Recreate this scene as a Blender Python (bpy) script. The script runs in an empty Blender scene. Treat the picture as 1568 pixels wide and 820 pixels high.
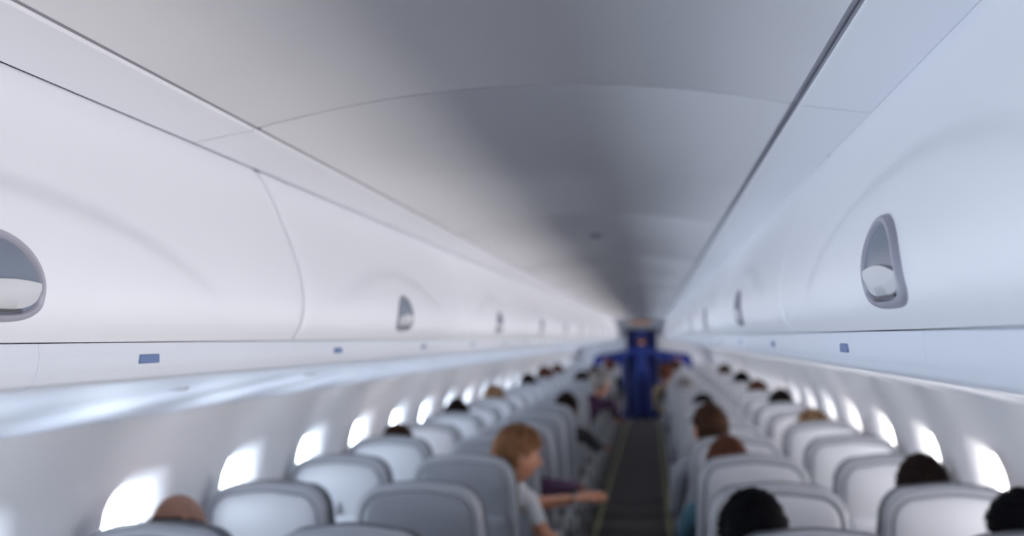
import bpy, bmesh, math, random
from mathutils import Vector, Matrix, noise
random.seed(4)
D = bpy.data
COL = bpy.context.scene.collection
CZ = 1.64

# ---------------------------------------------------------------- materials
def mat(name, col, rough=0.5, metal=0.0, emit=None, estr=0.0, bump=0.0, bscale=200.0, var=0.0, vscale=6.0, coat=0.0, sss=0.0, spec=None):
    m = D.materials.new(name); m.use_nodes = True
    nt = m.node_tree; b = nt.nodes['Principled BSDF']
    b.inputs['Base Color'].default_value = (*col, 1)
    b.inputs['Roughness'].default_value = rough
    b.inputs['Metallic'].default_value = metal
    if coat: b.inputs['Coat Weight'].default_value = coat; b.inputs['Coat Roughness'].default_value = 0.15
    if spec is not None: b.inputs['Specular IOR Level'].default_value = spec
    if emit:
        b.inputs['Emission Color'].default_value = (*emit, 1); b.inputs['Emission Strength'].default_value = estr
    if sss: b.inputs['Subsurface Weight'].default_value = sss; b.inputs['Subsurface Radius'].default_value = (0.01, 0.004, 0.002)
    if bump or var:
        tc = nt.nodes.new('ShaderNodeTexCoord')
    if bump:
        n = nt.nodes.new('ShaderNodeTexNoise'); n.inputs['Scale'].default_value = bscale
        bp = nt.nodes.new('ShaderNodeBump'); bp.inputs['Strength'].default_value = bump; bp.inputs['Distance'].default_value = 0.002
        nt.links.new(tc.outputs['Object'], n.inputs['Vector']); nt.links.new(n.outputs['Fac'], bp.inputs['Height'])
        nt.links.new(bp.outputs['Normal'], b.inputs['Normal'])
    if var:
        n2 = nt.nodes.new('ShaderNodeTexNoise'); n2.inputs['Scale'].default_value = vscale
        r = nt.nodes.new('ShaderNodeValToRGB')
        r.color_ramp.elements[0].position = 0.35; r.color_ramp.elements[1].position = 0.65
        r.color_ramp.elements[0].color = (*[c*(1-var) for c in col], 1)
        r.color_ramp.elements[1].color = (*[min(1, c*(1+var)) for c in col], 1)
        nt.links.new(tc.outputs['Object'], n2.inputs['Vector']); nt.links.new(n2.outputs['Fac'], r.inputs['Fac'])
        nt.links.new(r.outputs['Color'], b.inputs['Base Color'])
    return m

M_ceil = mat('ceiling_panel', (.61, .61, .64), .36, bump=.02, bscale=500)
M_strip = mat('ceiling_strip', (.66, .67, .72), .4)
M_gap = mat('dark_gap', (.22, .22, .26), .9)
M_chan = mat('gap_channel', (.62, .62, .68), .9)
M_edge = mat('gap_edge', (.22, .22, .26), .9)
M_bin = mat('bin_plastic', (.775, .79, .845), .38, bump=.02, bscale=600)
M_psu = mat('service_panel_plastic', (.63, .66, .74), .5)
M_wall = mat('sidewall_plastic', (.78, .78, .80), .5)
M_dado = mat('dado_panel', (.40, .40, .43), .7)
M_carpet = mat('aisle_carpet', (.040, .034, .035), .95, bump=.5, bscale=300, var=.35, vscale=60)
M_glow = mat('photoluminescent_strip', (.22, .22, .10), .6)
M_rim = mat('latch_rim', (.36, .36, .43), .35)
M_recess = mat('latch_recess', (.17, .20, .26), .25)
M_paddle = mat('latch_paddle', (.55, .56, .60), .3)
M_darkp = mat('dark_plastic', (.07, .07, .085), .45)
M_placard = mat('placard_blue', (.12, .18, .36), .5)
M_blue = mat('bulkhead_blue', (.006, .022, .17), .7, var=.15)
M_curt = mat('curtain_blue', (.003, .012, .10), .85, bump=.2)
M_uni = mat('uniform_blue', (.005, .022, .17), .8, bump=.2)
M_exit = mat('exit_sign', (.60, .50, .38), .5, emit=(1, .8, .5), estr=.03)
M_red = mat('exit_lettering', (.6, .05, .03), .5)
M_lamp = mat('lamp_diffuser', (.9, .9, .9), .4)
M_winL = mat('window_daylight_cool', (.8, .8, .8), .3, emit=(.76, .87, 1.0), estr=11)
M_winR = mat('window_daylight_warm', (.8, .8, .8), .3, emit=(.98, .965, .97), estr=10)
M_sback = mat('seat_back_leather', (.46, .47, .505), .42, bump=.08, bscale=250)
M_sback_shade = mat('seat_back_leather_shaded', (.24, .25, .28), .42, bump=.08, bscale=250)  # same leather as the other seats, with aisle shade put into its colour
M_srim = mat('seat_rim', (.33, .34, .37), .4)
M_sside = mat('seat_side_shell', (.07, .075, .09), .5)
M_sfront = mat('seat_cushion_leather', (.30, .31, .33), .5, bump=.1, bscale=200)
M_metal = mat('seat_leg_metal', (.4, .4, .42), .4, metal=.8)
M_lip = mat('lips', (.45, .16, .13), .5)
M_eye = mat('eye_white', (.8, .8, .78), .2)
M_iris = mat('iris', (.05, .04, .03), .2)
M_trouser = mat('trouser_cloth', (.05, .06, .09), .9, bump=.2)
M_shoe = mat('shoe_leather', (.03, .025, .02), .5)
SKINS = {'fair': mat('skin_fair', (.56, .26, .16), .5, sss=.1, var=.08, vscale=30),
         'pink': mat('skin_pink', (.50, .22, .15), .5, sss=.1, var=.08, vscale=30),
         'tan': mat('skin_tan', (.26, .12, .075), .5, sss=.1, var=.08, vscale=30)}
HAIRS = {'black': (.003, .003, .005), 'darkbrown': (.016, .009, .008), 'brown': (.055, .027, .016),
         'auburn': (.11, .042, .026), 'ginger': (.27, .13, .065), 'blonde': (.36, .22, .12), 'gray': (.25, .23, .22)}
HAIRM = {k: mat('hair_'+k, v, .85, bump=.9, bscale=130, var=.5, vscale=70, spec=.12) for k, v in HAIRS.items()}
SHIRTS = {}
def shirt(c):
    if c not in SHIRTS: SHIRTS[c] = mat('shirt_cloth', c, .9, bump=.2, bscale=150)
    return SHIRTS[c]

# ---------------------------------------------------------------- helpers
def new_obj(name, mesh, loc=(0, 0, 0), parent=None):
    o = D.objects.new(name, mesh); o.location = loc; COL.objects.link(o)
    if parent: o.parent = parent
    return o

class MB:
    def __init__(s): s.v = []; s.f = []; s.m = []; s.mats = []
    def mi(s, m):
        if m not in s.mats: s.mats.append(m)
        return s.mats.index(m)
    def add(s, verts, faces, m):
        o = len(s.v); s.v += [tuple(v) for v in verts]; k = s.mi(m)
        for f in faces: s.f.append([i+o for i in f]); s.m.append(k)
    def box(s, c, d, m, bev=0.0, seg=2):
        bm = bmesh.new(); bmesh.ops.create_cube(bm, size=1)
        bmesh.ops.scale(bm, vec=d, verts=bm.verts)
        if bev: bmesh.ops.bevel(bm, geom=bm.edges[:], offset=bev, segments=seg, affect='EDGES', profile=.6)
        bmesh.ops.translate(bm, vec=c, verts=bm.verts)
        bm.verts.index_update()
        s.add([v.co[:] for v in bm.verts], [[v.index for v in f.verts] for f in bm.faces], m); bm.free()
    def loops(s, loops, mats, closed=True, capa=None, capb=None):
        n = len(loops[0]); base = len(s.v)
        for l in loops: s.v += [tuple(p) for p in l]
        for i in range(len(loops)-1):
            k = s.mi(mats[i] if isinstance(mats, list) else mats)
            for j in range(n if closed else n-1):
                a = base+i*n+j; b = base+i*n+(j+1) % n
                s.f.append([a, b, b+n, a+n]); s.m.append(k)
        if capa: s.f.append([base+j for j in reversed(range(n))]); s.m.append(s.mi(capa))
        if capb: s.f.append([base+(len(loops)-1)*n+j for j in range(n)]); s.m.append(s.mi(capb))
    def mesh(s, name, smooth=True, angle=40, recalc=True):
        me = D.meshes.new(name); me.from_pydata(s.v, [], s.f)
        for m in s.mats: me.materials.append(m)
        me.polygons.foreach_set('material_index', s.m)
        if recalc:
            bm = bmesh.new(); bm.from_mesh(me); bmesh.ops.recalc_face_normals(bm, faces=bm.faces); bm.to_mesh(me); bm.free()
        if smooth:
            me.shade_smooth() if hasattr(me, 'shade_smooth') else None
            try: me.set_sharp_from_angle(angle=math.radians(angle))
            except Exception: pass
        me.update(); return me

def interp(pts, t):
    n = len(pts)-1; x = min(max(t, 0), 1)*n; i = min(int(x), n-1); u = x-i
    p0 = pts[max(i-1, 0)]; p1 = pts[i]; p2 = pts[i+1]; p3 = pts[min(i+2, n)]
    return tuple(.5*((2*b)+(-a+c)*u+(2*a-5*b+4*c-d)*u*u+(-a+3*b-3*c+d)*u**3) for a, b, c, d in zip(p0, p1, p2, p3))
def smooth(a, b, x):
    t = min(max((x-a)/(b-a), 0), 1); return t*t*(3-2*t)

Y0C, Y1C = -2.6, 20.0
# ---------------------------------------------------------------- floor
b = MB()
b.add([(-1.22, Y0C, 0), (1.22, Y0C, 0), (1.22, Y1C+1.5, 0), (-1.22, Y1C+1.5, 0)], [[0, 1, 2, 3]], M_carpet)
for s in (-1, 1):
    b.box((s*.31, (Y0C+Y1C)/2, .003), (.03, Y1C-Y0C-.1, .006), M_glow)
new_obj('floor', b.mesh('floor'))

# ---------------------------------------------------------------- ceiling
b = MB()
def cz(x): return CZ+.388-.048*(abs(x)/.415)**2.0
for k in range(-3, 12):
    y0 = 1.5+1.6*k+.004; y1 = 1.5+1.6*(k+1)-.004
    y0 = max(y0, Y0C); y1 = min(y1, Y1C)
    lo = []
    for yy, dz in ((y0, .012), (y0, .002), (y0+.003, 0), (y1-.003, 0), (y1, .002), (y1, .012)):
        lo.append([(x, yy, cz(x)+dz+(.01 if abs(x) > .4149 else 0)) for x in [-.415]+[-.412+.824*i/28 for i in range(29)]+[.415]])
    b.loops(lo, M_ceil, closed=False)
b.add([(-.9, Y0C, 2.06), (.9, Y0C, 2.06), (.9, Y1C, 2.06), (-.9, Y1C, 2.06)], [[0, 1, 2, 3]], M_gap)
for s in (-1, 1):
    zc = .3545 if s < 0 else .349
    b.add([(s*.4155, Y0C, CZ+zc), (s*.44, Y0C, CZ+zc), (s*.44, Y1C, CZ+zc), (s*.4155, Y1C, CZ+zc)], [[0, 1, 2, 3]], M_chan)
for k in range(-2, 12):
    yj = 1.5+1.6*k
    b.loops([[(-.41+.82*i/20, yy, cz(-.41+.82*i/20)+.011) for i in range(21)] for yy in (yj-.012, yj+.012)], M_gap, closed=False)
new_obj('ceiling', b.mesh('ceiling', recalc=False))
for s, nm in ((-1, 'trim_1'), (1, 'trim_2')):
    b = MB()
    g = .4195 if s < 0 else .4245
    for k in range(-3, 12):
        y0 = max(1.5+1.6*k+.001, Y0C); y1 = min(1.5+1.6*(k+1)-.001, Y1C)
        prof = [(g+.001, CZ+.3415), (g+.004, CZ+.338), (.47, CZ+.331), (.5235 if s < 0 else .5262, CZ+.3225), (.5262, CZ+.36)]
        b.loops([[(s*x, y, z) for x, z in prof] for y in (y0, y1)], M_strip, closed=False)
        b.loops([[(s*x, y, z) for x, z in ((g+.003, CZ+.3535), (g, CZ+.350), (g+.001, CZ+.3415))] for y in (y0, y1)], M_edge, closed=False)
    new_obj(nm, b.mesh(nm, recalc=False))

b = MB()
cl = []
for r, dz in ((.001, -.010), (.018, -.010), (.024, -.006), (.026, .004)):
    cl.append([(r*math.cos(a*math.tau/24), r*math.sin(a*math.tau/24), dz) for a in range(24)])
b.loops(cl, [M_darkp, M_srim, M_srim])
sm = b.mesh('ceiling_speaker')
for y in (3.75, 8.5, 13.3):
    new_obj('ceiling_speaker', sm, (0, y, cz(0)-.002))

# ---------------------------------------------------------------- overhead bins
FACE = [(.526, .322), (.503, .287), (.479, .235), (.455, .178), (.438, .124), (.431, .07), (.438, .03), (.454, .0035)]
LB = 1.6
def boss(dy, z):
    A = .168-.075*(abs(dy)/.45)**2
    inside = 1-smooth(A-.020, A+.018, z)
    fade = 1-smooth(.30, .62, abs(dy))
    return .010*inside*fade
FT = [interp(FACE, t/600) for t in range(601)]
def face_x(z):
    for i in range(600):
        a, c = FT[i], FT[i+1]
        if c[1] <= z <= a[1]:
            u = (z-a[1])/(c[1]-a[1]-1e-12); return a[0]*(1-u)+c[0]*u
    return FT[-1][0]
LH, LW2, LZ = .091, .074, .023
def latch_outline(sc, n=48):
    pts = []
    hw = LW2-sc; h = LH-2*sc; zb = LZ+sc
    for i in range(n):
        a = math.tau*i/n
        c, sn = math.cos(a), math.sin(a)
        if sn >= 0:
            y = hw*math.copysign(abs(c)**1.1, c); z = h*.30+h*.70*sn**.98
        else:
            y = hw*math.copysign(abs(c)**.62, c); z = h*.30-h*.30*abs(sn)**.62
        pts.append((y, zb+z))
    return pts
def make_bin(s, YL):
    b = MB(); NP = 44; NY = 90
    L = LB-.005
    loops = []
    for j in range(NY+1):
        y = L*j/NY
        lp = []
        e = min(y, L-y); round_ = .004*(1-smooth(0, .012, e))
        for i in range(NP+1):
            x, z = interp(FACE, i/NP)
            lp.append((s*(x-boss(y-YL, z)+round_), y, CZ+z))
        lp += [(s*1.0, y, CZ+.0035), (s*1.0, y, CZ+.322)]
        loops.append(lp)
    b.loops(loops, M_bin, closed=True, capa=M_bin, capb=M_bin)
    def pt(y, z, off): return (s*(face_x(z)-boss(y, z)-off), YL+y, CZ+z)
    def ring(sc, off):
        return [pt(y, z, off) for y, z in latch_outline(sc)]
    b.loops([ring(0, -.002), ring(0.0005, .004), ring(.002, .0065), ring(.0065, .0065), ring(.0085, .004), ring(.009, .0024)], M_rim)
    ins = latch_outline(.0085, 800)
    up = sorted([p for p in ins if p[1] >= LZ+.0085+.30*(LH-.017)-1e-6]); dn = sorted([p for p in ins if p[1] <= LZ+.0085+.30*(LH-.017)+1e-6])
    def look(lst, y):
        for a, c in zip(lst, lst[1:]):
            if a[0] <= y <= c[0]:
                u = (y-a[0])/(c[0]-a[0]+1e-12); return a[1]*(1-u)+c[1]*u
        return lst[0][1] if y < lst[0][0] else lst[-1][1]
    hw = (LW2-.0085)*.995; N = 40
    plate = [[] for _ in range(9)]; pad = [[] for _ in range(6)]
    for i in range(N+1):
        y = -hw*math.cos(math.pi*i/N)
        zmin, zmax = look(dn, y), look(up, y)
        for r in range(9): plate[r].append(pt(y, zmin+(zmax-zmin)*r/8, .0024))
        zb = zmin+.004
        zt = min(zmax-.001, LZ+.042-.006*(y/hw)**2+.004*y/hw)
        zt = max(zt, zb+.0008)
        for r, (t, off) in enumerate(((0, .0026), (0.02, .004), (.35, .005), (.75, .006), (1, .006), (1, .0026))):
            pad[r].append(pt(y, zb+(zt-zb)*t, off))
    b.loops(plate, M_recess, closed=False)
    b.loops(pad, M_paddle, closed=False)
    x0 = pt(0, LZ+.0115, .004)
    b.box((x0[0], YL, x0[2]), (.003, .085, .003), M_darkp)
    return b.mesh('overhead_bin', angle=50)
for s, start, YL in ((-1, 1.77, .705), (1, 1.85, .745)):
    me = make_bin(s, YL)
    for k in range(-3, 12):
        y = start+LB*k
        if y+LB > Y1C+.05 or y < Y0C: continue
        new_obj('overhead_bin', me, (0, y, 0))

# ---------------------------------------------------------------- service panels under the bins
PSU = [(.470, .003), (.458, .002), (.457, -.012), (.462, -.034), (.482, -.050), (.60, -.066), (.78, -.094), (.97, -.134), (1.12, -.172), (1.222, -.203)]
for s, nm in ((-1, 'service_panel'), (1, 'service_panel')):
    b = MB()
    for k in range(-4, 13):
        y0 = max(1.0+1.6*k+.0004, Y0C); y1 = min(1.0+1.6*(k+1)-.0004, Y1C)
        if y1 <= y0: continue
        pp = [PSU[0], PSU[1], PSU[2]]+[interp(PSU[2:], t/30) for t in range(1, 31)]
        b.loops([[(s*x, y, CZ+z) for x, z in pp] for y in (y0, y1)], M_psu, closed=False)
    b.loops([[(s*x, y, CZ+z) for x, z in ((.462, .0033), (.9, .0033))] for y in (Y0C, Y1C)], M_gap, closed=False)
    for r in range(-5, 21):
        yy = 2.75+.79*r
        if yy > Y1C-.3 or yy < Y0C+.3: continue
        cl = []; dx = .78; zz = CZ-.0935
        for rr, dz in ((.026, .002), (.024, -.004), (.014, -.005), (.010, .0)):
            cl.append([(s*dx+rr*math.cos(a*math.tau/16), yy+rr*math.sin(a*math.tau/16), zz+dz) for a in range(16)])
        b.loops(cl, [M_psu, M_psu, M_srim], capb=M_srim)
    po = new_obj(nm, b.mesh(nm, recalc=False))
    b = MB()
    ys = 1.24 if s < 0 else 1.40
    for r in range(-4, 23):
        yy = ys+.8*r
        if yy > Y1C-.2: continue
        b.box((s*.4575, yy, CZ-.019), (.003, .052, .012), M_placard, .001, 1)
    new_obj('row_number_placards', b.mesh('row_number_placards'), parent=po)

# ---------------------------------------------------------------- side walls with windows
WP = [(1.222, -.203), (1.275, -.29), (1.33, -.42), (1.375, -.58), (1.40, -.76), (1.40, -.93), (1.37, -1.17), (1.29, -1.43), (1.21, -1.64)]
WS = [interp(WP, t/160) for t in range(161)]
def wall_x(z):
    for i in range(160):
        if WS[i+1][1] <= z <= WS[i][1]:
            u = (z-WS[i][1])/(WS[i+1][1]-WS[i][1]+1e-12); return WS[i][0]*(1-u)+WS[i+1][0]*u
    return WS[-1][0]
def rrect(hw, hh, r, n=16):
    pts = []
    for q, (cx, cy) in enumerate(((hw-r, hh-r), (-hw+r, hh-r), (-hw+r, -hh+r), (hw-r, -hh+r))):
        for i in range(n):
            a = math.pi/2*q+math.pi/2*i/(n-1)
            pts.append((cx+r*math.cos(a), cy+r*math.sin(a)))
    return pts
def area(name, loc, dirv, sx, sy, e, col, spread=180):
    l = D.lights.new(name, 'AREA'); l.shape = 'RECTANGLE'; l.size = sx; l.size_y = sy; l.energy = e; l.color = col
    l.spread = math.radians(spread)
    o = D.objects.new(name, l); o.location = loc
    o.rotation_euler = Vector(dirv).to_track_quat('-Z', 'Y').to_euler(); COL.objects.link(o); return o
PITCH = .79
ZT, ZB = -.203, -1.02; WZ = -.60
for s, nm, w0, wm in ((-1, 'wall_left', 2.87, M_winL), (1, 'wall_right', 3.74, M_winR)):
    b = MB(); wi = 0
    hw, hh = .124, .160
    c0 = w0-PITCH*8
    k = 0
    while True:
        yc = c0+PITCH*k; k += 1
        if yc+PITCH/2 < Y0C: continue
        if yc-PITCH/2 > Y1C: break
        inner = rrect(hw+.075, hh+.075, .11)
        outer = []
        o = PITCH/2
        for (py, pz) in inner:
            up = (ZT-WZ); dn = (WZ-ZB)
            sc = min((o/abs(py)) if abs(py) > 1e-6 else 1e9, ((up if pz > 0 else dn)/abs(pz)) if abs(pz) > 1e-6 else 1e9)
            outer.append((py*sc, pz*sc))
        for cy, czz in ((o, ZT-WZ), (-o, ZT-WZ), (-o, ZB-WZ), (o, ZB-WZ)):
            j = min(range(len(outer)), key=lambda i: (outer[i][0]-cy)**2+(outer[i][1]-czz)**2); outer[j] = (cy, czz)
        def P(py, pz, d):
            z = WZ+pz; return (s*(wall_x(z)+d), yc+py, CZ+z)
        loops = []
        for t in (0, .15, .3, .45, .6, .75, .9, 1):
            loops.append([P(a[0]*(1-t)+c[0]*t, a[1]*(1-t)+c[1]*t, 0) for a, c in zip(outer, inner)])
        for hx, r, d in ((.06, .10, .004), (.03, .085, .022), (.008, .068, .045), (0, .06, .062)):
            loops.append([P(y, z, d) for y, z in rrect(hw+hx, hh+hx, r)])
        b.loops(loops, M_wall)
        wb = MB()
        wl = [P(y, z, .060) for y, z in rrect(hw+.002, hh+.002, .06)]
        wc = [P(y*.5, z*.5, .060) for y, z in rrect(hw, hh, .06)]
        wb.loops([wl, wc], wm, capb=wm)
        wi += 1
        new_obj('window_%d' % (wi if s < 0 else wi+40), wb.mesh('window_pane', smooth=False))
        # daylight bounced up off the wing / ramp through this window
        if yc > -1.5 and yc < Y1C-.4:
            area('window_daylight', (s*(wall_x(WZ)-.005), yc, CZ+WZ), (-s*1.0, 0, .62), .2, .22, .9 if s < 0 else 1.3,
                 (.76, .87, 1.0) if s < 0 else (1.0, .925, .86), 75)
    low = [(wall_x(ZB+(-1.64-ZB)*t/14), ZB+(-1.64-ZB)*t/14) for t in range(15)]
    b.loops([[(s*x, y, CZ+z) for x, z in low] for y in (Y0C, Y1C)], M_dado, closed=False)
    new_obj(nm, b.mesh(nm, recalc=False))

# ---------------------------------------------------------------- end bulkheads
b = MB()
b.box((0, Y1C+.09, 1.03), (3.0, .04, 2.1), M_strip)
for s in (-1, 1):
    out = [(.34, 0), (.98, 0), (.98, 1.14)]+[(.84+.14*math.cos(a), 1.16+.14*math.sin(a)) for a in [math.pi/2*i/8 for i in range(9)]]+[(.52, 1.34), (.34, 1.38)]
    lo = [[(s*x, Y1C+yy, z) for x, z in out] for yy in (.06, .0)]
    b.loops(lo, M_blue, capa=M_blue, capb=M_blue)
b.box((0, Y1C+.03, 1.785), (.70, .06, .03), M_srim, .005)
new_obj('wall_front', b.mesh('wall_front'))
b = MB()
lp = []
for z in (.03, .6, 1.2, 1.77):
    lp.append([(-.30+.60*i/80, Y1C-.03+.022*math.sin(i*.9)+.008*math.sin(i*.37+z), z) for i in range(81)])
b.loops(lp, M_curt, closed=False)
new_obj('galley_curtain', b.mesh('galley_curtain', recalc=False))
b = MB(); b.box((0, 0, 0), (.42, .05, .12), M_exit, .012)
for i, dx in enumerate((-.12, -.04, .04, .12)): b.box((dx, -.028, 0), (.045, .006, .06), M_red, .002)
new_obj('exit_sign', b.mesh('exit_sign'), (0, Y1C-.3, 1.93))
b = MB(); b.box((0, Y0C-.03, 1.03), (3.0, .05, 2.1), M_wall)
new_obj('wall_back', b.mesh('wall_back'))

# ---------------------------------------------------------------- seats
TOP = 1.155
def seat_mesh():
    b = MB()
    zb = .40
    def outline(ins, y, n=14):
        w = .226-ins
        top = TOP-ins; bot = zb+ins; r = max(.105-ins*.8, .02); rb = .03
        P = []
        P += [(w*.97-rb+rb*math.cos(a), bot+rb+rb*math.sin(a)) for a in [-math.pi/2+math.pi/2*i/5 for i in range(6)]]
        for t in (.15, .3, .45, .6, .75, .9): P.append((w*(.97+.03*math.sin(t*math.pi)), bot+rb+(top-r-bot-rb)*t))
        wt = w*.955
        P += [(wt-r+r*math.cos(a)**.9 if math.cos(a) > 1e-6 else wt-r, top-r+r*math.sin(a)) for a in [math.pi/2*i/n for i in range(n+1)]]
        half = P
        m = 6
        crown = [((wt-r)*(1-t/m), top+.010*math.sin((t/m)*math.pi/2)) for t in range(1, m+1)]
        full = half+crown+[(-x, z) for x, z in reversed(crown[:-1])]+[(-x, z) for x, z in reversed(half)]
        out = []
        for x, z in full:
            yy = y+(TOP-z)*.18
            yy += .035*max(0, (z-1.0)/.155)**2
            out.append((x, yy, z))
        return out
    L = [(.15, .000), (.09, .000), (.045, .003), (.034, .006), (.030, .011), (.026, .011), (.022, .005), (.012, .006), (.003, .014), (0, .024), (0, .040), (0, .062),
         (.008, .066), (.004, .074), (.0, .09), (.004, .115), (.02, .135), (.06, .148), (.12, .150)]
    ms = [M_sback, M_sback, M_sback, M_srim, M_sside, M_srim, M_srim, M_srim, M_srim, M_srim, M_sside, M_sside, M_sside, M_sside, M_sside, M_sfront, M_sfront, M_sfront]
    b.loops([outline(i, y) for i, y in L], ms, capa=M_sback, capb=M_sfront)
    def yr(z): return (TOP-z)*.18
    def slab(z0, z1, hw, th, m, r=.03):
        pts = rrect(hw, (z1-z0)/2, r, 6); zc = (z0+z1)/2
        def lp(ins, off): return [(x*(1-ins/hw), yr(zc+z)-off, zc+z*(1-ins/((z1-z0)/2))) for x, z in pts]
        b.loops([lp(0, -.01), lp(0, th-.004), lp(.004, th), lp(.03, th)], m, capb=m)
    slab(.66, .92, .18, .016, M_sback)
    slab(.44, .63, .17, .022, M_srim)
    b.box((0, yr(.945)-.008, .945), (.018, .022, .05), M_srim, .005)
    b.box((0, .42, .415), (.46, .46, .10), M_sfront, .035, 3)
    b.box((0, .40, .345), (.45, .42, .05), M_sside, .01)
    for sx in (-.17, .17):
        b.box((sx, .30, .17), (.035, .045, .33), M_metal, .006)
        b.box((sx, .52, .17), (.035, .045, .33), M_metal, .006)
        b.box((sx, .41, .014), (.045, .36, .025), M_metal, .005)
    b.box((0, .52, .30), (.40, .03, .03), M_metal, .005)
    for sx in (-.2475, .2475):
        b.box((sx, .36, .645), (.034, .36, .045), M_sside, .014, 3)
        b.box((sx, .24, .50), (.022, .07, .29), M_srim, .008)
        b.box((sx, .36, .39), (.022, .30, .08), M_srim, .008)
    return b.mesh('airplane_seat', angle=45)
SM = seat_mesh()
ROW0 = 3.24
SX = {'LW': -1.115, 'LA': -.585, 'RA': .585, 'RW': 1.115}
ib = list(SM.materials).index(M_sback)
for k in range(-6, 20):
    y = ROW0+PITCH*k
    for key, x in SX.items():
        so = new_obj('airplane_seat', SM, (x, y, 0))
        if key == 'LA':  # left aisle seats get their shade from the darker leather colour
            so.material_slots[ib].link = 'OBJECT'; so.material_slots[ib].material = M_sback_shade

# ---------------------------------------------------------------- people
def head_shape(x, y, z, sc=1.0):
    X = x*.077; Y = y*.098; Z = z*.118
    if z < 0:
        X *= 1-.30*(-z)**1.6
        if y < 0: Y *= 1-.42*(-z)**1.3
        else: Y *= 1-.10*(-z)
        Y += .012*(-z)
    else:
        X *= 1+.03*math.sin(z*math.pi)
    if y > 0:
        Y += .024*math.exp(-(x*x/.010+(z+.16)**2/.022))
        Y += .012*math.exp(-(x*x/.006+(z-.0)**2/.03))
        Y -= .010*math.exp(-((abs(x)-.36)**2/.02+(z-.03)**2/.012))
        Y += .004*math.exp(-((abs(x)-.33)**2/.05+(z-.2)**2/.006))
        Y += .006*math.exp(-(x*x/.05+(z+.50)**2/.006))
        Y += .008*math.exp(-(x*x/.06+(z+.86)**2/.02))
    return Vector((X, Y, Z))*sc
def sphere_grid(nu, nv):
    V = []; F = []
    for j in range(nv+1):
        th = math.pi*j/nv
        for i in range(nu):
            a = math.tau*i/nu
            V.append((math.sin(th)*math.cos(a), math.sin(th)*math.sin(a), math.cos(th)))
    for j in range(nv):
        for i in range(nu):
            F.append((j*nu+i, (j+1)*nu+i, (j+1)*nu+(i+1) % nu, j*nu+(i+1) % nu))
    return V, F
GV, GF = sphere_grid(48, 36)
def head_parts(parent, loc, rot, skin, hair, style, sc, seed):
    b = MB()
    b.add([head_shape(*v, sc) for v in GV], GF, skin)
    for sx in (-1, 1):
        ev = []
        for j in range(5):
            rr = (1, .82, .62, .4, .05)[j]; dx = (0, .010, .012, .006, .004)[j]
            ev.append([(sx*(.074+dx)*sc, (-.004+.017*rr*math.cos(a*math.tau/18)-.006*rr)*sc, (-.006+.031*rr*math.sin(a*math.tau/18))*sc) for a in range(18)])
        b.loops(ev, skin)
        ey = head_shape(sx*.36, .93, .03, sc)
        V, F = sphere_grid(12, 8)
        b.add([(ey.x+v[0]*.012*sc, ey.y-.004*sc+v[1]*.010*sc, ey.z+v[2]*.008*sc) for v in V], F, M_eye)
        b.add([(ey.x+v[0]*.005*sc, ey.y+.005*sc+v[1]*.003*sc, ey.z+v[2]*.005*sc) for v in V], F, M_iris)
        hb = head_shape(sx*.35, .9, .2, sc)
        b.add([(hb.x+v[0]*.016*sc, hb.y+v[1]*.004*sc, hb.z+v[2]*.003*sc) for v in V], F, hair)
    mo = head_shape(0, .86, -.5, sc)
    V, F = sphere_grid(14, 8)
    b.add([(mo.x+v[0]*.023*sc, mo.y+v[1]*.006*sc-.001, mo.z+v[2]*.006*sc) for v in V], F, M_lip)
    h = new_obj('head', b.mesh('head', angle=180), loc, parent); h.rotation_euler = rot
    hb = MB(); V = []; keep = []; tufts = []
    rnd = random.Random(seed)
    for v in GV:
        x, y, z = v
        if style == 'bald':
            k = (z < .42-.25*y) and (y < .22) and z > -.42
            th = .004
        elif style == 'long':
            k = (z > .42) if y > .45 else (z > -.9 if y < .1 else z > .1)
            th = .014+.01*max(0, -z)
        else:
            line = .50 if y > .6 else (.30 if y > .25 else (.10 if y > -.22 else -.42))
            k = z > line
            th = .008 if style == 'short' else .012
        p = head_shape(*v, sc); n = Vector((x, y, z)).normalized()
        q = Vector(v)*3.2+Vector((seed*3.1, 0, 0))
        nz = noise.noise(q)*.35+noise.noise(q*2.7)*.35+noise.noise(q*6)*.2
        amp = .014 if style == 'tousled' else .006
        p += n*(th*sc+amp*nz*sc)*(1 if k else .0)
        if not k: p -= n*.006
        if style == 'long' and z < 0 and k:
            p.z -= .05*(-z)*sc; p.x *= 1.1
        V.append(p); keep.append(k)
        if k and style != 'bald': tufts.append((p, n, rnd.random()))
    F = [f for f in GF if sum(keep[i] for i in f) >= 1]
    hb.add(V, F, hair)
    # combed locks lying over the scalp
    ln = .030 if style == 'tousled' else .017
    for p, n, r in tufts:
        for q in range(3):
            if rnd.random() > (.75 if abs(n.z) < .97 else .2): continue
            flow = Vector((rnd.uniform(-.7, .7), -.35+rnd.uniform(-.5, .5), -.55+rnd.uniform(-.3, .5)))
            t = (flow-n*flow.dot(n)); t.normalize()
            L = ln*rnd.uniform(.5, 1.2)*sc; w_ = n.cross(t)*.0032*sc
            lift = rnd.uniform(.15, .55 if style == 'tousled' else .3)
            base = p+Vector((rnd.uniform(-.005, .005), rnd.uniform(-.005, .005), rnd.uniform(-.005, .005)))-n*.002
            m_ = base+(t+n*lift).normalized()*L*.6+n*.001; e = base+(t+n*lift*.5).normalized()*L
            hb.add([base-w_, base+w_, m_+w_*.8, m_-w_*.8, e, m_+n*.002], [[0, 1, 2, 5, 3], [3, 5, 4], [5, 2, 4]], hair)
    ho = new_obj('hair', hb.mesh('hair', angle=180, recalc=False), loc, parent); ho.rotation_euler = rot
    return h

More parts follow.
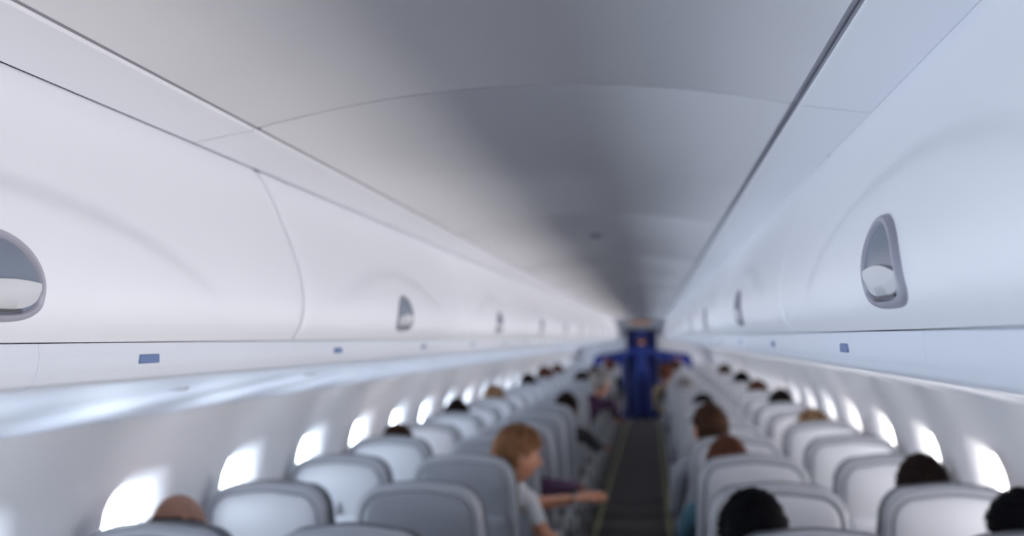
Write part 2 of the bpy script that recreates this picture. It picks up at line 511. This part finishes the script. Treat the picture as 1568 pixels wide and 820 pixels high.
def skin_body(name, comps, segs, mats, parent, loc, level=1):
    me = D.meshes.new('tmp'); V = []; E = []; R = []; roots = []
    for nodes, edges in comps:
        o = len(V); roots.append(o)
        for p, r in nodes: V.append(p); R.append(r)
        E += [(a+o, c+o) for a, c in edges]
    me.from_pydata(V, E, [])
    ob = D.objects.new('tmp', me); COL.objects.link(ob)
    md = ob.modifiers.new('s', 'SKIN'); md.use_smooth_shade = True; md.branch_smoothing = .6
    if not me.skin_vertices:
        bm = bmesh.new(); bm.from_mesh(me); bm.verts.layers.skin.verify(); bm.to_mesh(me); bm.free()
    for i, sv in enumerate(me.skin_vertices[0].data):
        r = R[i]; sv.radius = r if isinstance(r, tuple) else (r, r)
        sv.use_root = i in roots
    sd = ob.modifiers.new('d', 'SUBSURF'); sd.levels = level; sd.render_levels = level
    dg = bpy.context.evaluated_depsgraph_get(); dg.update()
    ev = ob.evaluated_get(dg)
    m2 = D.meshes.new_from_object(ev, depsgraph=dg)
    D.objects.remove(ob); D.meshes.remove(me)
    m2.materials.clear()
    for m in mats: m2.materials.append(m)
    S = [(Vector(a), Vector(c), k, rr) for a, c, k, rr in segs]
    for p in m2.polygons:
        c = p.center; best = 1e9; bk = 0
        for a, d, k, rr in S:
            ab = d-a; t = max(0, min(1, (c-a).dot(ab)/(ab.length_squared+1e-9)))
            dd = (c-(a+ab*t)).length-rr
            if dd < best: best = dd; bk = k
        p.material_index = bk; p.use_smooth = True
    m2.name = name
    return new_obj(name, m2, loc, parent)

def hand(comps, segs, wrist, d, back, side, sc=1.0, curl=.35, k=0):
    W = Vector(wrist); d = Vector(d).normalized(); back = Vector(back).normalized(); side = Vector(side).normalized()
    specs = [(.027, .086, .040, .026, .020), (.009, .090, .045, .029, .021), (-.009, .086, .041, .027, .020), (-.026, .078, .032, .021, .018)]
    for i, (off, pal, a, b_, c) in enumerate(specs):
        p0 = W+side*off*.45*sc; p1 = W+d*pal*sc+side*off*sc
        pm = (p0+p1)/2+side*off*.25*sc
        cu = curl*(1+.15*i)
        d1 = (d*math.cos(cu*.6)-back*math.sin(cu*.6)+side*off*2.5).normalized()
        d2 = (d*math.cos(cu*1.5)-back*math.sin(cu*1.5)).normalized()
        d3 = (d*math.cos(cu*2.3)-back*math.sin(cu*2.3)).normalized()
        p2 = p1+d1*a*sc; p3 = p2+d2*b_*sc; p4 = p3+d3*c*sc
        comps.append(([(p0, .014*sc), (pm, .0135*sc), (p1, .0105*sc), (p2, .0088*sc), (p3, .008*sc), (p4, .0065*sc)], [(0, 1), (1, 2), (2, 3), (3, 4), (4, 5)]))
        segs.append((p0, p1, k, .012)); segs.append((p1, p4, k, .008))
    t0 = W+d*.015*sc+side*.012*sc; t1 = W+d*.045*sc+side*.040*sc-back*.006; t2 = t1+(d*.8+side*.45-back*.2).normalized()*.034*sc; t3 = t2+(d*.95+side*.15-back*.3).normalized()*.026*sc
    comps.append(([(t0, .015*sc), (t1, .0125*sc), (t2, .0095*sc), (t3, .0075*sc)], [(0, 1), (1, 2), (2, 3)]))
    segs.append((t0, t3, k, .01))

def person(name, seat, k, hx, ztop, hair, style, skin='fair', col=(.2, .22, .27), yaw=0, tilt=0, roll=0, sc=1.0, child=False, arms=None, hy=.245, seed=0):
    root = D.objects.new(name, None); COL.objects.link(root)
    root.location = (SX[seat], ROW0+PITCH*k, 0); root.empty_display_size = .1
    l = hx-SX[seat]
    Hc = Vector((l, hy, ztop-.128*sc))
    sh = ztop-.30*sc; g = .82 if child else 1.0
    pelvis = Vector((0, .36, .57)); belly = Vector((.2*l, .35, .57+(sh-.57)*.38)); chest = Vector((.55*l, .325, .57+(sh-.57)*.78))
    upper = Vector((.78*l, .30, sh)); nb = Vector((.9*l, .275, sh+.05)); nt = Hc+Vector((0, -.012, -.075*sc))
    N = [(pelvis, .125*g), (belly, .115*g), (chest, .125*g), (upper, .085*g), (nb, .056*g), (nt, .047*g)]
    E = [(0, 1), (1, 2), (2, 3), (3, 4), (4, 5)]
    segs = [(pelvis, belly, 1, .12*g), (belly, chest, 1, .12*g), (chest, upper, 1, .10*g), (upper, nb, 1, .065*g), (nb, nt, 0, .05*g)]
    comps = [None]
    for s in (-1, 1):
        shd = Vector((.8*l+s*.165*g, .31, sh-.025)); el = Vector((.55*l+s*.225*g, .38, .76)); wr = Vector((s*.13, .58, .665))
        d = (wr-el).normalized(); back = Vector((0, 0, 1)); side = Vector((-s, 0, 0)); cu = .5
        if arms and s in arms:
            A = arms[s]
            if len(A) > 2: shd = Vector(A[2])-root.location
            el = Vector(A[0])-root.location; wr = Vector(A[1])-root.location
            d = (wr-el).normalized()
            back = Vector((-.1, -.45, .85)); cu = .3
            back = (back-d*back.dot(d)).normalized(); side = back.cross(d)
            if side.z < 0 and abs(side.z) > .2: side = -side
        i = len(N)
        mid = shd.lerp(el, .5); fm = el.lerp(wr, .4)
        N += [(shd, .062*g), (mid, .05*g), (el, .041*g), (fm, .039*g), (wr, .026*g)]
        E += [(3, i), (i, i+1), (i+1, i+2), (i+2, i+3), (i+3, i+4)]
        segs += [(upper, shd, 1, .07*g), (shd, mid, 1, .06*g), (mid, el, 0 if child else 1, .045*g), (el, wr, 0 if child else 1, .036*g)]
        hand(comps, segs, wr, d, back, side, g*.98, cu, 0)
        hp = Vector((s*.085, .40, .55)); kn = Vector((s*.105, .745, .545)); an = Vector((s*.11, .70, .13)); to = Vector((s*.115, .80, .055)); he = Vector((s*.11, .69, .06))
        th = hp.lerp(kn, .5); cf = kn.lerp(an, .35)
        i = len(N)
        N += [(hp, .085*g), (th, .075*g), (kn, .056*g), (cf, .054*g), (an, .038*g), (he, .04*g), (to, .036*g)]
        E += [(0, i), (i, i+1), (i+1, i+2), (i+2, i+3), (i+3, i+4), (i+4, i+5), (i+5, i+6)]
        segs += [(hp, kn, 2, .07*g), (kn, an, 2, .05*g), (an, he, 3, .04*g), (he, to, 3, .04*g)]
    comps[0] = (N, E)
    skin_body('body', comps, segs, [SKINS[skin], shirt(col), M_trouser, M_shoe], root, (0, 0, 0), 2 if child or arms else 1)
    head_parts(root, Hc, (math.radians(tilt), math.radians(roll), math.radians(yaw)), SKINS[skin], HAIRM[hair], style, sc, seed)
    return root

def attendant(loc):
    root = D.objects.new('flight_attendant', None); COL.objects.link(root); root.location = loc
    P = lambda x, y, z: Vector((x, y, z))
    N = [(P(0, 0, .95), .15), (P(0, 0, 1.10), .125), (P(0, 0, 1.27), .145), (P(0, .0, 1.385), .10), (P(0, .0, 1.45), .058), (P(0, .0, 1.52), .05)]
    E = [(0, 1), (1, 2), (2, 3), (3, 4), (4, 5)]
    segs = [(N[0][0], N[2][0], 1, .13), (N[2][0], N[3][0], 1, .11), (N[3][0], N[4][0], 1, .07), (N[4][0], N[5][0], 0, .05)]
    comps = [None]
    for s in (-1, 1):
        sh = P(s*.185, 0, 1.385); el = P(s*.40, .04, 1.19); wr = P(s*.60, -.08, 1.215)
        i = len(N)
        N += [(sh, .075), (sh.lerp(el, .5), .065), (el, .052), (el.lerp(wr, .5), .046), (wr, .030)]
        E += [(3, i), (i, i+1), (i+1, i+2), (i+2, i+3), (i+3, i+4)]
        segs += [(sh, el, 1, .06), (el, wr, 1, .045)]
        hand(comps, segs, wr, (wr-el), (0, -.2, 1), (0, 1, .2), .95, .5, 0)
        hp = P(s*.085, 0, .90); kn = P(s*.095, .0, .50); an = P(s*.10, -.01, .10); he = P(s*.10, -.03, .05); to = P(s*.11, .12, .04)
        i = len(N)
        N += [(hp, .10), (hp.lerp(kn, .5), .088), (kn, .062), (kn.lerp(an, .4), .058), (an, .042), (he, .04), (to, .034)]
        E += [(0, i), (i, i+1), (i+1, i+2), (i+2, i+3), (i+3, i+4), (i+4, i+5), (i+5, i+6)]
        segs += [(hp, kn, 2, .08), (kn, an, 2, .05), (an, he, 3, .04), (he, to, 3, .04)]
    comps[0] = (N, E)
    skin_body('body', comps, segs, [SKINS['fair'], M_uni, M_curt, M_shoe], root, (0, 0, 0), 2)
    head_parts(root, P(0, .01, 1.60), (0, 0, math.radians(8)), SKINS['fair'], HAIRM['black'], 'short', .98, 40)
    hb = MB(); lp = []
    for r, z in ((.082, .035), (.090, .06), (.092, .10), (.078, .128), (.04, .136), (.004, .137)):
        lp.append([(r*math.cos(a*math.tau/28), .01+r*1.18*math.sin(a*math.tau/28), 1.60+z) for a in range(28)])
    hb.loops(lp, M_uni)
    new_obj('uniform_cap', hb.mesh('uniform_cap'), (0, 0, 0), root)
attendant((0, 19.35, 0))

navy = (.03, .04, .09); grey = (.25, .26, .29); white = (.6, .6, .62); purple = (.06, .025, .06); teal = (.05, .12, .16); tan = (.3, .22, .15); blk = (.02, .02, .025)
person('bald_man', 'LW', -1, -1.14, 1.225, 'darkbrown', 'bald', 'tan', navy, seed=1, sc=1.04)
person('man', 'RA', -1, .45, 1.240, 'black', 'short', 'tan', blk, seed=2, sc=1.04)
person('man', 'RW', -1, 1.115, 1.245, 'black', 'short', 'tan', navy, seed=3)
person('man', 'RW', 0, 1.075, 1.24, 'darkbrown', 'short', 'tan', grey, seed=4)
person('man', 'RA', 1, .50, 1.222, 'auburn', 'short', 'pink', teal, seed=5)
person('man', 'RA', 2, .475, 1.305, 'brown', 'short', 'fair', grey, seed=6, yaw=20)
person('woman', 'RW', 3, 1.09, 1.21, 'blonde', 'tousled', 'fair', white, seed=7)
person('woman', 'LW', 2, -1.115, 1.212, 'brown', 'short', 'fair', tan, seed=8)
person('boy', 'LA', 1, -.385, 1.268, 'ginger', 'tousled', 'fair', white, yaw=-62, tilt=-14, roll=0, sc=.98, child=True, seed=9,
       arms={1: ((-.285, 4.32, .80), (-.24, 4.50, .74), (-.345, 4.31, .965)), -1: ((-.40, 4.52, .885), (-.155, 4.50, .925))})
person('woman', 'LA', 2, -.52, 1.20, 'darkbrown', 'short', 'fair', purple, seed=10, arms={1: ((-.24, 5.25, .86), (-.23, 5.45, .84))})
person('man', 'LW', 4, -1.115, 1.245, 'darkbrown', 'short', 'fair', navy, seed=11)
person('woman', 'LW', 6, -1.115, 1.25, 'blonde', 'tousled', 'fair', navy, seed=12)
person('woman', 'LA', 10, -.60, 1.25, 'darkbrown', 'tousled', 'tan', blk, seed=13)
person('man', 'LW', 9, -1.115, 1.27, 'darkbrown', 'short', 'fair', grey, seed=14)
person('man', 'LA', 7, -.27, 1.36, 'gray', 'short', 'pink', purple, seed=15, yaw=-30, arms={1: ((-.14, 9.1, .95), (-.12, 9.3, .90))})
person('man', 'LA', 5, -.44, 1.24, 'darkbrown', 'short', 'fair', blk, seed=25, arms={1: ((-.24, 7.6, .82), (-.20, 7.8, .80))})
person('man', 'RA', 11, .36, 1.33, 'auburn', 'short', 'pink', tan, seed=16)
person('man', 'RA', 8, .50, 1.24, 'gray', 'short', 'fair', grey, seed=17)
person('man', 'RW', 5, 1.11, 1.25, 'darkbrown', 'short', 'tan', navy, seed=18)
person('woman', 'RW', 7, 1.11, 1.25, 'auburn', 'short', 'fair', grey, seed=19)
person('man', 'RW', 9, 1.11, 1.27, 'black', 'short', 'tan', grey, seed=20)
person('woman', 'RW', 12, 1.11, 1.28, 'brown', 'short', 'fair', tan, seed=26)
person('man', 'RA', 5, .56, 1.22, 'darkbrown', 'short', 'tan', grey, seed=27)
person('man', 'LW', 13, -1.1, 1.29, 'auburn', 'short', 'fair', tan, seed=22)
person('woman', 'LW', 11, -1.11, 1.29, 'auburn', 'tousled', 'fair', tan, seed=28)
person('man', 'LA', 12, -.55, 1.28, 'brown', 'short', 'fair', blk, seed=29)
person('man', 'RA', 14, .52, 1.30, 'brown', 'short', 'fair', blk, seed=23)
person('man', 'LA', 15, -.45, 1.32, 'auburn', 'short', 'fair', blk, seed=24)

# ---------------------------------------------------------------- lights
area('rear_fill_light', (0, Y0C+.1, 1.1), (0, 1, 0), 1.6, 1.2, 8, (.82, .90, 1.0))  # unseen fill lamp added behind the camera to brighten the cabin
# added fill lamps under the ceiling, to brighten the far end of the aisle
for s in (-1, 1):
    area('far_end_fill_light', (s*.36, 18.2, 1.955), (-s*.5, -.1, -1), .06, 3.0, 4.5, (1.0, .93, .84))

w = D.worlds.new('sky'); bpy.context.scene.world = w; w.use_nodes = True
bg = w.node_tree.nodes['Background']; bg.inputs[0].default_value = (.6, .75, 1, 1); bg.inputs[1].default_value = .4

# ---------------------------------------------------------------- camera
cam = D.cameras.new('camera'); cam.sensor_width = 36; cam.lens = 35.0; cam.clip_start = .02
co = D.objects.new('camera', cam); COL.objects.link(co)
d = Vector((214, -105, -1524)).normalized()
h = Vector((1, .015, 0))
u = h.cross(d).normalized()
if u.y < 0: u = -u
xr = d.cross(u).normalized()
R = Matrix((xr, d, u)).to_4x4()
co.matrix_world = Matrix.Translation((.2, 0, CZ)) @ R
cam.dof.use_dof = True; cam.dof.focus_distance = 1.12; cam.dof.aperture_fstop = 2.9
bpy.context.scene.camera = co
vs = bpy.context.scene.view_settings
vs.view_transform = 'Standard'; vs.look = 'None'; vs.exposure = .66
